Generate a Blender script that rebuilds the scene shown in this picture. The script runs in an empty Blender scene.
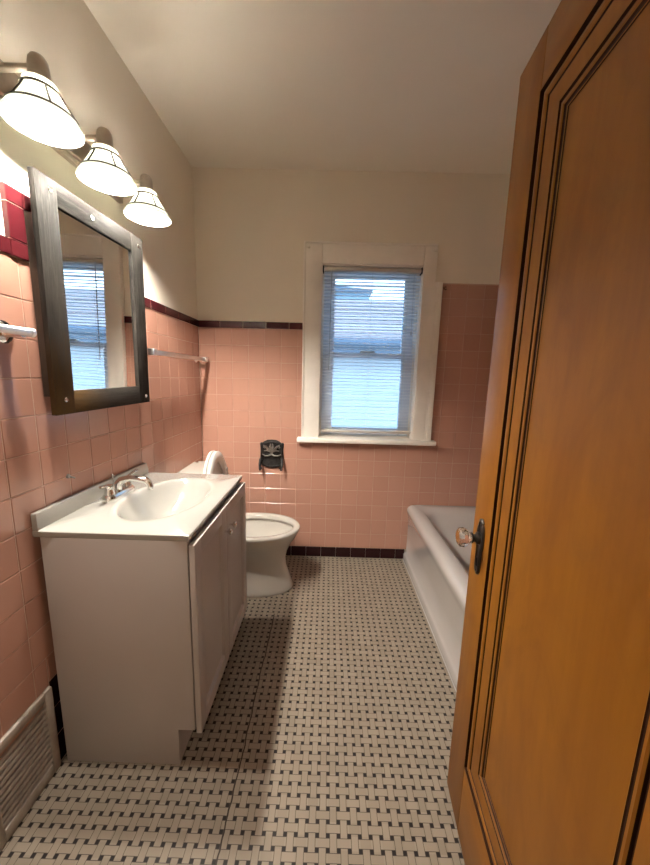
import bpy, bmesh, math, random
from mathutils import Vector, Matrix
random.seed(7)
PI = math.pi
COL = bpy.context.scene.collection
sin, cos = math.sin, math.cos

# ------------------------------------------------------------------ materials
def new_mat(name):
    m = bpy.data.materials.new(name)
    m.use_nodes = True
    nt = m.node_tree
    for n in list(nt.nodes):
        nt.nodes.remove(n)
    out = nt.nodes.new('ShaderNodeOutputMaterial')
    b = nt.nodes.new('ShaderNodeBsdfPrincipled')
    nt.links.new(b.outputs[0], out.inputs[0])
    return m, nt, b, out

def N(nt, typ, **kw):
    n = nt.nodes.new(typ)
    for k, v in kw.items():
        setattr(n, k, v)
    return n

def math_node(nt, op, a, b=None, c=None):
    n = N(nt, 'ShaderNodeMath', operation=op)
    for i, v in enumerate((a, b, c)):
        if v is None:
            continue
        if isinstance(v, (int, float)):
            n.inputs[i].default_value = v
        else:
            nt.links.new(v, n.inputs[i])
    return n.outputs[0]

def mixc(nt, f, a, b):
    n = N(nt, 'ShaderNodeMix', data_type='RGBA')
    for s, v in ((0, f), (6, a), (7, b)):
        if isinstance(v, (int, float)):
            n.inputs[s].default_value = v
        elif isinstance(v, tuple):
            n.inputs[s].default_value = (*v, 1) if len(v) == 3 else v
        else:
            nt.links.new(v, n.inputs[s])
    return n.outputs[2]

def pos(nt, scale=(1, 1, 1)):
    g = N(nt, 'ShaderNodeTexCoord')
    mp = N(nt, 'ShaderNodeMapping')
    mp.inputs['Scale'].default_value = scale
    nt.links.new(g.outputs['Object'], mp.inputs[0])
    return mp.outputs[0]

def noise(nt, vec, scale, detail=4, rough=.5, dist=0.0):
    n = N(nt, 'ShaderNodeTexNoise')
    n.inputs['Scale'].default_value = scale
    n.inputs['Detail'].default_value = detail
    n.inputs['Roughness'].default_value = rough
    n.inputs['Distortion'].default_value = dist
    nt.links.new(vec, n.inputs['Vector'])
    return n.outputs[0]

def ramp(nt, f, stops):
    r = N(nt, 'ShaderNodeValToRGB')
    el = r.color_ramp.elements
    while len(el) < len(stops):
        el.new(.5)
    for e, (p, c) in zip(el, stops):
        e.position = p
        e.color = (*c, 1)
    nt.links.new(f, r.inputs[0])
    return r.outputs[0]

def bump(nt, b, h, strength, dist=.01):
    n = N(nt, 'ShaderNodeBump')
    n.inputs['Strength'].default_value = strength
    n.inputs['Distance'].default_value = dist
    nt.links.new(h, n.inputs['Height'])
    nt.links.new(n.outputs[0], b.inputs['Normal'])

def simple(name, col, rough=.5, metal=0.0, var=.06, nscale=6, bmp=0.0, bscale=60, coat=0.0, spec=.5, scale=(1, 1, 1)):
    m, nt, b, out = new_mat(name)
    p = pos(nt, scale)
    f = noise(nt, p, nscale)
    lo = tuple(max(0, c * (1 - var)) for c in col)
    hi = tuple(min(1, c * (1 + var)) for c in col)
    nt.links.new(ramp(nt, f, [(.3, lo), (.7, hi)]), b.inputs['Base Color'])
    b.inputs['Roughness'].default_value = rough
    b.inputs['Metallic'].default_value = metal
    b.inputs['Specular IOR Level'].default_value = spec
    b.inputs['Coat Weight'].default_value = coat
    b.inputs['Coat Roughness'].default_value = .12
    if bmp:
        bump(nt, b, noise(nt, p, bscale, 3), bmp, .004)
    return m

M = {}
M['paint'] = simple('wall_paint_beige', (.80, .73, .62), .42, var=.03, nscale=2, bmp=.18, bscale=38)
M['ceiling'] = simple('ceiling_paint', (.82, .77, .67), .6, var=.03, nscale=1.5, bmp=.08, bscale=30)
M['trimwhite'] = simple('painted_wood_white', (.85, .80, .73), .38, var=.04, nscale=9, bmp=.05, bscale=40)
M['white'] = simple('vanity_white', (0.4066, 0.361, 0.3331), .4, var=.02, nscale=4)
M['marble'] = simple('cultured_marble', (0.3384, 0.3256, 0.3), .12, var=.02, nscale=5, coat=.4)
M['porcelain'] = simple('porcelain', (0.4946, 0.4637, 0.4173), .10, var=.02, nscale=3, coat=.4)
M['tub'] = simple('enamel_tub', (0.4224, 0.3942, 0.3766), .09, var=.03, nscale=3, coat=.5, bmp=.02, bscale=25)
M['grout'] = simple('wall_grout', (.49, .32, .245), .8, var=.08, nscale=30)
M['chrome'] = simple('chrome', (.78, .77, .75), .12, 1, var=.02)
M['satin'] = simple('satin_chrome', (.80, .79, .77), .30, 1, var=.02)
M['nickel'] = simple('brushed_nickel', (.50, .45, .39), .38, 1, var=.08, nscale=40)
M['iron'] = simple('blackened_iron', (.045, .043, .042), .42, .75, var=.4, nscale=50, bmp=.3, bscale=120)
M['pewter'] = simple('worn_pewter', (.30, .29, .27), .35, .9, var=.35, nscale=60, bmp=.25, bscale=120)
M['bronze'] = simple('dark_bronze', (.06, .052, .045), .34, .85, var=.3, nscale=40)
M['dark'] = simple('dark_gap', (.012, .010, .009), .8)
M['siding'] = simple('white_siding', (0.4704, 0.483, 0.5208), .6, var=.03, nscale=2)
M['roofing'] = simple('brown_shingles', (.40, .305, .295), .9, var=.25, nscale=14, scale=(1, 4, 4))
M['gutter'] = simple('grey_gutter', (.10, .125, .17), .5)
M['farhouse'] = simple('far_grey_siding', (.26, .36, .46), .7)
M['ground'] = simple('ground', (.30, .32, .30), .9, var=.2)
M['hallpaint'] = simple('hall_paint', (.66, .58, .47), .6)
M['hallfloor'] = simple('hall_floor', (.30, .17, .08), .4, var=.2, nscale=8, scale=(1, 8, 1))
M['slat'] = simple('blind_vinyl', (.82, .84, .86), .4, var=.02)
M['rail'] = simple('blind_rail', (0.5208, 0.4788, 0.42), .45, var=.03)
M['ventpaint'] = simple('vent_paint', (0.357, 0.307, 0.257), .5, var=.18, nscale=25, bmp=.15, bscale=60)
M['sash'] = simple('sash_paint', (.66, .70, .76), .5, var=.03)
M['cord'] = simple('blind_cord', (.55, .55, .53), .6)
M['seatplastic'] = simple('seat_plastic', (.74, .72, .68), .22, var=.02)
M['water'] = simple('bowl_water', (.62, .60, .54), .03)

def tile_mat(name, lo, hi, rough, coat=.3, spec=.5):
    m, nt, b, out = new_mat(name)
    a = N(nt, 'ShaderNodeAttribute', attribute_name='tile_tone')
    p = pos(nt)
    f = noise(nt, p, 9, 3)
    c1 = mixc(nt, a.outputs['Fac'], lo, hi)
    nt.links.new(mixc(nt, math_node(nt, 'MULTIPLY', f, .25), c1, lo), b.inputs['Base Color'])
    b.inputs['Roughness'].default_value = rough
    b.inputs['Coat Weight'].default_value = coat
    b.inputs['Specular IOR Level'].default_value = spec
    b.inputs['Coat Roughness'].default_value = .08
    bump(nt, b, noise(nt, p, 14, 2), .10, .003)
    return m
M['pink'] = tile_mat('pink_tile', (.435, .226, .165), (.462, .246, .180), .2)
M['maroon'] = tile_mat('maroon_tile', (.046, .006, .0085), (.060, .0085, .011), .2, 0, .25)
M['black'] = tile_mat('black_tile', (.017, .005, .006), (.026, .007, .008), .25, 0, .25)

def floor_mat():
    m, nt, b, out = new_mat('basketweave_mosaic')
    S = .0309
    g = N(nt, 'ShaderNodeTexCoord')
    sep = N(nt, 'ShaderNodeSeparateXYZ')
    nt.links.new(g.outputs['Object'], sep.inputs[0])
    X, Y = sep.outputs[0], sep.outputs[1]
    px = math_node(nt, 'DIVIDE', math_node(nt, 'ADD', X, -.9205), S)
    py = math_node(nt, 'DIVIDE', math_node(nt, 'ADD', Y, 1.5163), S)
    cx = math_node(nt, 'ROUND', px)
    cy = math_node(nt, 'ROUND', py)
    ax = math_node(nt, 'ABSOLUTE', math_node(nt, 'SUBTRACT', px, cx))
    ay = math_node(nt, 'ABSOLUTE', math_node(nt, 'SUBTRACT', py, cy))
    par = math_node(nt, 'FLOORED_MODULO', math_node(nt, 'ADD', cx, cy), 2.0)
    odd = math_node(nt, 'GREATER_THAN', par, .5)
    def sw(a, c):
        n = N(nt, 'ShaderNodeMix', data_type='FLOAT')
        nt.links.new(odd, n.inputs[0]); nt.links.new(a, n.inputs[2]); nt.links.new(c, n.inputs[3])
        return n.outputs[0]
    lx, ly = sw(ax, ay), sw(ay, ax)                      # along / across the tile of this cell
    k, gw = .325, .024
    outer = math_node(nt, 'GREATER_THAN', ly, k)
    dot = math_node(nt, 'MULTIPLY', outer, math_node(nt, 'GREATER_THAN', lx, k))
    g1 = math_node(nt, 'LESS_THAN', math_node(nt, 'ABSOLUTE', math_node(nt, 'SUBTRACT', ly, k)), gw)
    g2 = math_node(nt, 'MULTIPLY', outer, math_node(nt, 'LESS_THAN', math_node(nt, 'ABSOLUTE', math_node(nt, 'SUBTRACT', lx, k)), gw))
    gr = math_node(nt, 'MAXIMUM', g1, g2)
    v = N(nt, 'ShaderNodeTexWhiteNoise', noise_dimensions='2D')
    cmb = N(nt, 'ShaderNodeCombineXYZ')
    nt.links.new(cx, cmb.inputs[0]); nt.links.new(cy, cmb.inputs[1])
    nt.links.new(cmb.outputs[0], v.inputs['Vector'])
    big = noise(nt, g.outputs['Object'], 2.2, 4)
    tone = mixc(nt, v.outputs['Value'], (.222, .186, .143), (.268, .228, .178))
    tone = mixc(nt, math_node(nt, 'MULTIPLY', big, .30), tone, (.28, .21, .16))
    col = mixc(nt, dot, tone, (.013, .010, .009))
    col = mixc(nt, gr, col, (.060, .045, .036))
    # the hairline crack that runs through the mosaic beside the vanity
    wob = math_node(nt, 'MULTIPLY', math_node(nt, 'ADD', noise(nt, g.outputs['Object'], 9, 3), -.5), .02)
    crx = math_node(nt, 'ABSOLUTE', math_node(nt, 'ADD', math_node(nt, 'SUBTRACT', X, .605), wob))
    crack = math_node(nt, 'MULTIPLY', math_node(nt, 'LESS_THAN', crx, .0022), math_node(nt, 'LESS_THAN', Y, -.62))
    col = mixc(nt, crack, col, (.035, .024, .018))
    nt.links.new(col, b.inputs['Base Color'])
    b.inputs['Roughness'].default_value = .42
    b.inputs['Specular IOR Level'].default_value = .22
    bump(nt, b, math_node(nt, 'SUBTRACT', 1.0, gr), .25, .001)
    return m
M['floor'] = floor_mat()

def wood_amber(name, vert=True, gain=.53):
    m, nt, b, out = new_mat(name)
    sc = (5, 5, .55) if vert else (.55, .55, 5)
    p = pos(nt, sc)
    f1 = noise(nt, p, 1.3, 5, .55, 1.2)
    f2 = noise(nt, p, 22, 4, .6)
    c = ramp(nt, f1, [(.25, (.32 * gain, .108 * gain, .006 * gain)), (.5, (.40 * gain, .15 * gain, .009 * gain)), (.78, (.49 * gain, .20 * gain, .015 * gain))])
    f3 = noise(nt, pos(nt, (2.2, 2.2, 1.1) if vert else (1.1, 1.1, 2.2)), 2.6, 6, .62, 2.0)
    c = mixc(nt, ramp(nt, f3, [(.46, (0, 0, 0)), (.72, (.42, .42, .42))]), c, (.20 * gain, .055 * gain, .004 * gain))
    c = mixc(nt, math_node(nt, 'MULTIPLY', f2, .35), c, (.25 * gain, .075 * gain, .005 * gain))
    nt.links.new(c, b.inputs['Base Color'])
    b.inputs['Roughness'].default_value = .5
    b.inputs['Specular IOR Level'].default_value = .28
    b.inputs['Coat Weight'].default_value = .12
    b.inputs['Coat Roughness'].default_value = .26
    bump(nt, b, f2, .04, .002)
    return m
M['wood'] = wood_amber('amber_varnished_wood')
M['woodh'] = wood_amber('amber_varnished_rail', False)
M['groove'] = simple('dark_stained_groove', (.026, .009, .0035), .6, spec=.15)

def barnwood():
    m, nt, b, out = new_mat('weathered_dark_wood')
    p = pos(nt, (16, 16, 1.1))
    f = noise(nt, p, 6.5, 7, .7, 1.2)
    f3 = noise(nt, pos(nt), 4.5, 3)
    c = ramp(nt, f, [(.34, (.0016, .0014, .0013)), (.5, (.0058, .0052, .0047)), (.66, (.017, .0155, .014))])
    g = N(nt, 'ShaderNodeTexCoord')
    sep = N(nt, 'ShaderNodeSeparateXYZ')
    nt.links.new(g.outputs['Object'], sep.inputs[0])
    # worn, bare brown patch on the low part of the frame
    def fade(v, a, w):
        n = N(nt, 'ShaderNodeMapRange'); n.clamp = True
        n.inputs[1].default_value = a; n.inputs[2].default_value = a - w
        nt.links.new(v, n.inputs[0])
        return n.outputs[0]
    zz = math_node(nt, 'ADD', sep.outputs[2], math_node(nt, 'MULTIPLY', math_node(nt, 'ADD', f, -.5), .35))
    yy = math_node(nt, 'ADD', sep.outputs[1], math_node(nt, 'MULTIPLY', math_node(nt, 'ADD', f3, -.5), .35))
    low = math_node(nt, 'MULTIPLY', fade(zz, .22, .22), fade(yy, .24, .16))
    low_lift = fade(sep.outputs[2], .5, .35)  # lightens the lower frame in colour to offset weaker lamp light there
    c = mixc(nt, math_node(nt, 'MULTIPLY', math_node(nt, 'MULTIPLY', low_lift, f), 1.1), c, (.060, .052, .045))
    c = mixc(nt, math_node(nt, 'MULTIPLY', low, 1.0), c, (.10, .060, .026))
    nt.links.new(c, b.inputs['Base Color'])
    b.inputs['Roughness'].default_value = .6
    b.inputs['Specular IOR Level'].default_value = .02
    bump(nt, b, f, .35, .003)
    return m
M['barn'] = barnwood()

def glass_mat(name, rough=0.0, tint=(1, 1, 1), ior=1.45):
    m, nt, b, out = new_mat(name)
    p = pos(nt)
    f = noise(nt, p, 3)
    lo = tuple(c * .97 for c in tint)
    nt.links.new(ramp(nt, f, [(.3, lo), (.7, tint)]), b.inputs['Base Color'])
    b.inputs['Transmission Weight'].default_value = 1
    b.inputs['Roughness'].default_value = rough
    b.inputs['IOR'].default_value = ior
    return m
M['crystal'] = glass_mat('crystal_glass', 0, (1, .98, .95), 1.5)

def pane_mat():
    m, nt, b, out = new_mat('window_pane')
    nt.nodes.remove(b)
    t = N(nt, 'ShaderNodeBsdfTransparent'); t.inputs[0].default_value = (.93, .96, .97, 1)
    gl = N(nt, 'ShaderNodeBsdfGlossy'); gl.inputs['Roughness'].default_value = .02
    mx = N(nt, 'ShaderNodeMixShader')
    lw = N(nt, 'ShaderNodeLayerWeight'); lw.inputs[0].default_value = .25
    f = math_node(nt, 'MULTIPLY', lw.outputs['Fresnel'], .5)
    nt.links.new(f, mx.inputs[0])
    nt.links.new(t.outputs[0], mx.inputs[1]); nt.links.new(gl.outputs[0], mx.inputs[2])
    nt.links.new(mx.outputs[0], out.inputs[0])
    return m
M['pane'] = pane_mat()

def mirror_mat():
    m, nt, b, out = new_mat('mirror_silver')
    b.inputs['Base Color'].default_value = (.86, .87, .86, 1)
    b.inputs['Metallic'].default_value = 1
    b.inputs['Roughness'].default_value = .015
    return m
M['mirror'] = mirror_mat()

def shade_mat():
    m, nt, b, out = new_mat('milk_glass_shade')
    nt.nodes.remove(b)
    d = N(nt, 'ShaderNodeBsdfDiffuse')
    t = N(nt, 'ShaderNodeBsdfTranslucent')
    g = N(nt, 'ShaderNodeBsdfGlossy'); g.inputs['Roughness'].default_value = .15
    f = noise(nt, pos(nt), 18, 4)
    c = ramp(nt, f, [(.3, (.89, .93, .84)), (.7, (.95, .97, .91))])
    nt.links.new(c, d.inputs[0]); nt.links.new(c, t.inputs[0])
    m1 = N(nt, 'ShaderNodeMixShader'); m1.inputs[0].default_value = .62
    nt.links.new(d.outputs[0], m1.inputs[1]); nt.links.new(t.outputs[0], m1.inputs[2])
    m2 = N(nt, 'ShaderNodeMixShader'); m2.inputs[0].default_value = .05
    nt.links.new(m1.outputs[0], m2.inputs[1]); nt.links.new(g.outputs[0], m2.inputs[2])
    nt.links.new(m2.outputs[0], out.inputs[0])
    return m
M['shade'] = shade_mat()

def emit(name, col, s):
    m, nt, b, out = new_mat(name)
    b.inputs['Base Color'].default_value = (*col, 1)
    b.inputs['Emission Color'].default_value = (*col, 1)
    b.inputs['Emission Strength'].default_value = s
    return m
M['bulb'] = emit('lit_bulb', (1, .925, .82), 930)

# ------------------------------------------------------------------ mesh builder
class MB:
    def __init__(self, tf=None):
        self.v, self.f, self.mi, self.tone = [], [], [], []
        self.tf = tf
    def add(self, verts, faces, mi=0, tone=.5):
        o = len(self.v)
        tf = self.tf
        self.v += [tuple(tf(*p)) if tf else tuple(p) for p in verts]
        for f in faces:
            self.f.append(tuple(i + o for i in f)); self.mi.append(mi); self.tone.append(tone)
        return self
    def box(self, x0, x1, y0, y1, z0, z1, bev=0.0, seg=2, mi=0):
        bm = bmesh.new()
        bmesh.ops.create_cube(bm, size=1)
        bmesh.ops.scale(bm, vec=(x1 - x0, y1 - y0, z1 - z0), verts=bm.verts)
        if bev:
            bev = min(bev, .45 * min(x1 - x0, y1 - y0, z1 - z0))
            bmesh.ops.bevel(bm, geom=bm.edges[:], offset=bev, segments=seg, profile=.5, affect='EDGES')
        c = ((x0 + x1) / 2, (y0 + y1) / 2, (z0 + z1) / 2)
        vs = [(v.co.x + c[0], v.co.y + c[1], v.co.z + c[2]) for v in bm.verts]
        bm.verts.index_update()
        fs = [[v.index for v in f.verts] for f in bm.faces]
        bm.free()
        return self.add(vs, fs, mi)
    def rings(self, rings, closed=True, cap0=False, cap1=False, mi=0):
        n = len(rings[0])
        vs = [p for r in rings for p in r]
        fs = []
        for i in range(len(rings) - 1):
            for j in range(n if closed else n - 1):
                k = (j + 1) % n
                fs.append((i * n + j, i * n + k, (i + 1) * n + k, (i + 1) * n + j))
        if cap0: fs.append(tuple(range(n))[::-1])
        if cap1: fs.append(tuple((len(rings) - 1) * n + j for j in range(n)))
        return self.add(vs, fs, mi)
    def lathe(self, prof, c, axis='Z', n=32, cap0=True, cap1=True, mi=0, sx=1.0, sy=1.0):
        R = []
        for r, h in prof:
            ring = []
            for j in range(n):
                a = 2 * PI * j / n
                p, s = r * cos(a) * sx, r * sin(a) * sy
                if axis == 'Z': q = (p, s, h)
                elif axis == 'X': q = (h, p, s)
                else: q = (s, h, p)
                ring.append((c[0] + q[0], c[1] + q[1], c[2] + q[2]))
            R.append(ring)
        return self.rings(R, True, cap0, cap1, mi)
    def tube(self, pts, r, n=14, mi=0, caps=True, ell=1.0):
        P = [Vector(p) for p in pts]
        rr = r if isinstance(r, (list, tuple)) else [r] * len(P)
        R = []; up = None
        for i, p in enumerate(P):
            t = (P[min(i + 1, len(P) - 1)] - P[max(i - 1, 0)]).normalized()
            if up is None:
                up = Vector((0, 0, 1)) if abs(t.z) < .9 else Vector((1, 0, 0))
            s = t.cross(up).normalized(); up = s.cross(t).normalized()
            R.append([tuple(p + s * (rr[i] * cos(2 * PI * j / n)) + up * (rr[i] * ell * sin(2 * PI * j / n))) for j in range(n)])
        return self.rings(R, True, caps, caps, mi)
    def prism(self, poly, axis, a, b, mi=0, bev=0.0):
        """2-D polygon pushed along an axis from a to b"""
        bm = bmesh.new()
        def P(u, v, w):
            return {'X': (w, u, v), 'Y': (u, w, v), 'Z': (u, v, w)}[axis]
        vs = [bm.verts.new(P(u, v, a)) for u, v in poly]
        f = bm.faces.new(vs)
        r = bmesh.ops.extrude_face_region(bm, geom=[f])
        d = Vector(P(0, 0, b - a))
        bmesh.ops.translate(bm, vec=d, verts=[e for e in r['geom'] if isinstance(e, bmesh.types.BMVert)])
        bmesh.ops.recalc_face_normals(bm, faces=bm.faces[:])
        if bev:
            bmesh.ops.bevel(bm, geom=bm.edges[:], offset=bev, segments=2, profile=.5, affect='EDGES')
        bm.verts.index_update()
        out_v = [tuple(v.co) for v in bm.verts]; out_f = [[v.index for v in f.verts] for f in bm.faces]
        bm.free()
        return self.add(out_v, out_f, mi)
    def build(self, name, mats, parent=None, origin=None, smooth=True, angle=35, recalc=True):
        if origin is None:
            origin = parent['_o'] if parent is not None else (0, 0, 0)
        me = bpy.data.meshes.new(name)
        me.from_pydata([(x - origin[0], y - origin[1], z - origin[2]) for x, y, z in self.v], [], self.f)
        for m in (mats if isinstance(mats, (list, tuple)) else [mats]):
            me.materials.append(m)
        me.polygons.foreach_set('material_index', self.mi)
        at = me.attributes.new('tile_tone', 'FLOAT', 'FACE')
        at.data.foreach_set('value', self.tone)
        if recalc:
            bm = bmesh.new(); bm.from_mesh(me)
            bmesh.ops.recalc_face_normals(bm, faces=bm.faces[:])
            bm.to_mesh(me); bm.free()
        if smooth:
            me.polygons.foreach_set('use_smooth', [True] * len(me.polygons))
            me.set_sharp_from_angle(angle=math.radians(angle))
        o = bpy.data.objects.new(name, me)
        COL.objects.link(o)
        if parent is not None:
            o.parent = parent                      # same origin as the thing, so local location stays zero
        else:
            o.location = origin
        o['_o'] = tuple(origin)
        return o

def tag(o, label, cat, group=None):
    o['label'] = label; o['category'] = cat
    if group: o['group'] = group
    return o
def thing(name, label, cat, loc):
    o = bpy.data.objects.new(name, None)
    o.empty_display_size = .05
    COL.objects.link(o); o.location = loc; o['_o'] = tuple(loc)
    return tag(o, label, cat)
def structure(o):
    o['kind'] = 'structure'
    return o

# ------------------------------------------------------------------ room dimensions (metres; x from the left wall, y from the window wall, z up)
H = 2.564; W = 2.205; YE = -2.215
T = .1095; B0 = .077
WTOP = 1.61; CAP = 1.655; RTOP = 1.916

# --- floor, ceiling, plaster walls
f = structure(MB().box(-.02, W + .02, YE - .13, .02, -.08, 0).build('floor', M['floor']))
c = structure(MB().box(-.13, W + .13, YE - .13, .13, H, H + .1).build('ceiling', M['ceiling']))
TH = .008                                             # tile thickness in front of the plaster
wl = structure(MB().box(-.13, -TH, YE - .13, .13, -.02, H).build('wall_left', M['paint']))
# back wall with the window opening
OX0, OX1, OZ0, OZ1 = .806, 1.455, .895, 2.02
wb = MB()
wb.box(-.02, OX0, TH, .14, -.02, H); wb.box(OX1, W + .02, TH, .14, -.02, H)
wb.box(OX0, OX1, TH, .14, -.02, OZ0); wb.box(OX0, OX1, TH, .14, OZ1, H)
wb = structure(wb.build('wall_back', M['paint'], smooth=False))
wr = structure(MB().box(W + TH, W + .13, YE - .13, .13, -.02, H).build('wall_right', M['paint']))
we = MB()
DX0, DX1, DZ1 = .44, 1.255, 2.03
we.box(-.02, DX0, YE - .12, YE, -.02, H); we.box(DX1, W + .02, YE - .12, YE, -.02, H); we.box(DX0, DX1, YE - .12, YE, DZ1, H)
we = structure(we.build('wall_entry', M['paint'], smooth=False))
wt = structure(MB().box(1.44, W + .02, -1.66, -1.545, -.02, H).build('wall_tub_end', M['paint']))
# door casing on the room side
dc = MB()
dc.box(DX0 - .09, DX0, YE - .005, YE + .02, 0, DZ1, .004); dc.box(DX0 - .09, DX1 + .05, YE - .005, YE + .02, DZ1, DZ1 + .09, .004)
structure(dc.build('trim_1', M['woodh']))

# --- wall tile
def tile(mb, P, u0, u1, v0, v1, th, tone, jig=.00025, g=.0009):
    """one glazed tile; P(u, v, d) maps wall coordinates to the room"""
    if u1 - u0 < .006 or v1 - v0 < .006:
        return
    u0 += g; u1 -= g; v0 += g; v1 -= g
    e = [random.uniform(-jig, jig) for _ in range(4)]
    b, s = .0022, .0016
    q = [(u0, v0), (u1, v0), (u1, v1), (u0, v1)]
    i = [(u0 + b, v0 + b), (u1 - b, v0 + b), (u1 - b, v1 - b), (u0 + b, v1 - b)]
    vs = [P(*a, -th) for a in q] + [P(*a, e[k] - s) for k, a in enumerate(q)] + [P(*a, e[k]) for k, a in enumerate(i)]
    fs = []
    for r in (0, 4):
        for k in range(4):
            fs.append((r + k, r + (k + 1) % 4, r + 4 + (k + 1) % 4, r + 4 + k))
    fs.append((8, 9, 10, 11))
    mb.add(vs, fs, 0, tone)

def subtract(r, o):
    (a0, a1, c0, c1), (b0, b1, d0, d1) = r, o
    if a1 <= b0 or a0 >= b1 or c1 <= d0 or c0 >= d1:
        return [r]
    out = []
    if a0 < b0: out.append((a0, b0, c0, c1))
    if a1 > b1: out.append((b1, a1, c0, c1))
    m0, m1 = max(a0, b0), min(a1, b1)
    if c0 < d0: out.append((m0, m1, c0, d0))
    if c1 > d1: out.append((m0, m1, d1, c1))
    return out

def field(mb, P, umax, v0, v1, holes=()):
    n = int(math.ceil(umax / T)); rows = int(math.ceil((v1 - B0) / T))
    for i in range(n):
        for k in range(rows):
            z0, z1 = max(v0, B0 + k * T), min(v1, B0 + (k + 1) * T)
            if z1 <= z0: continue
            rects = [(i * T, min((i + 1) * T, umax), z0, z1)]
            for h in holes:
                rects = [p for r in rects for p in subtract(r, h)]
            t = random.random()
            for r in rects:
                tile(mb, P, *r, TH, t)
def course(mb, P, u0, u1, v0, v1, step, th=TH, off=0.0):
    u = u0 - off
    while u < u1 - .001:
        a, b = max(u, u0), min(u + step, u1)
        tile(mb, P, a, b, v0, v1, th, random.random())
        u += step

PL = lambda u, v, d: (d, -u, v)                       # left wall
PB = lambda u, v, d: (u, -d, v)                       # back wall (room is toward -y)
PR = lambda u, v, d: (W - d, -u, v)
PT = lambda u, v, d: (2.2 - u, -1.545 + d, v)         # tub end wall
PE = lambda u, v, d: (u, YE + d, v)

VENT = (1.375, 1.60, 0, .306)
mb = MB(); field(mb, PL, -YE, B0, WTOP, [VENT, (1.26, 1.376, 0, .318)]); mb.build('pink_tile_field', M['pink'], wl, smooth=False)
mb = MB(); course(mb, PL, 0, 1.26, 0, B0, T); tile(mb, PL, 1.26, 1.376, 0, .106, TH, .2); tile(mb, PL, 1.26, 1.376, .106, .212, TH, .5); tile(mb, PL, 1.26, 1.376, .212, .318, TH, .3); course(mb, PL, 1.60, -YE, 0, B0, T); mb.build('black_base_tile', M['black'], wl, smooth=False)  # base course, plus black pieces stacked in the gap between vent and vanity
PLc = lambda u, v, d: PL(u, v, d + .004)
mb = MB()
course(mb, PLc, 0, .80, WTOP, CAP, .1525, TH + .004); course(mb, PLc, 1.318, -YE, WTOP, CAP, .1525, TH + .004)
mb.build('maroon_cap_tile', M['maroon'], wl, smooth=False)
mb = MB(); PLd = lambda u, v, d: PL(u, v, d + .007)
for a, b in ((WTOP, CAP), (CAP, 1.748), (1.748, 1.792)):
    tile(mb, PLd, 1.281, 1.336, a, b, TH + .007, random.random())
course(mb, PLd, .80, 1.281, 1.748, 1.792, .1525, TH + .007)
for a, b in ((WTOP, CAP), (CAP, 1.748), (1.748, 1.792)):
    tile(mb, PLd, .745, .80, a, b, TH + .007, random.random())
mb.build('maroon_surround_tile', M['maroon'], wl, smooth=False)
mb = MB().box(-TH - .002, -.0014, YE, 0, B0, WTOP).box(-TH - .002, .0026, -.80, 0, WTOP, CAP - .002).box(-TH - .002, .0026, YE, -1.318, WTOP, CAP - .002).box(-TH - .002, .005, -1.335, -1.282, WTOP, 1.79)
mb.build('grout', M['grout'], wl, smooth=False)
# little pale chip in the tile over the sink, built as a raised stud
mb = MB().lathe([(.001, .006), (.006, .005), (.008, .001), (.0085, -.002)], (0, -1.215, .955), 'X', 14)
mb.tube([(.004, -1.209, .951), (.008, -1.196, .944)], .003, 8)
mb.build('tile_chip', M['marble'], wl)

CW = (.692, 1.58, .863, 3.0)
LH = (-.1, .70, WTOP, 3.0)
mb = MB(); field(mb, PB, W, B0, RTOP, [CW, LH]); mb.build('pink_tile_field', M['pink'], wb, smooth=False)
mb = MB(); course(mb, PB, 0, 1.46, 0, B0, T, off=.03); mb.build('black_base_tile', M['black'], wb, smooth=False)
PBc = lambda u, v, d: PB(u, v, d + .004)
mb = MB(); course(mb, PBc, 0, .692, WTOP, CAP, .1525, TH + .004, off=.01); mb.build('maroon_cap_tile', M['maroon'], wb, smooth=False)
mb = MB().box(0, .692, .0014, TH + .002, B0, WTOP).box(.692, 1.58, .0014, TH + .002, B0, .863).box(1.58, W, .0014, TH + .002, B0, RTOP + .006).box(0, .692, -.0026, TH + .002, WTOP, CAP - .002)
mb.build('grout', M['grout'], wb, smooth=False)
mb = MB()
mb.tube([(1.610, -.001, 1.896), (1.604, -.006, 1.900), (1.598, -.007, 1.893), (1.600, -.006, 1.884), (1.607, -.005, 1.881), (1.613, -.003, 1.886)], .0035, 8)
mb.tube([(1.596, -.002, 1.900), (1.590, -.006, 1.892), (1.594, -.003, 1.885)], .003, 8)
mb.build('rusty_hook', simple('rusty_brown', (.16, .07, .035), .7, var=.4, nscale=80), wb)

mb = MB(); field(mb, PR, 1.545, B0, RTOP); mb.build('pink_tile_field', M['pink'], wr, smooth=False)
structure(wr)
mb = MB().box(W + .0014, W + TH + .002, -1.545, 0, B0, RTOP + .004); mb.build('grout', M['grout'], wr, smooth=False)
mb = MB(); field(mb, PT, .76, B0, RTOP); mb.build('pink_tile_field', M['pink'], wt, smooth=False)

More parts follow.
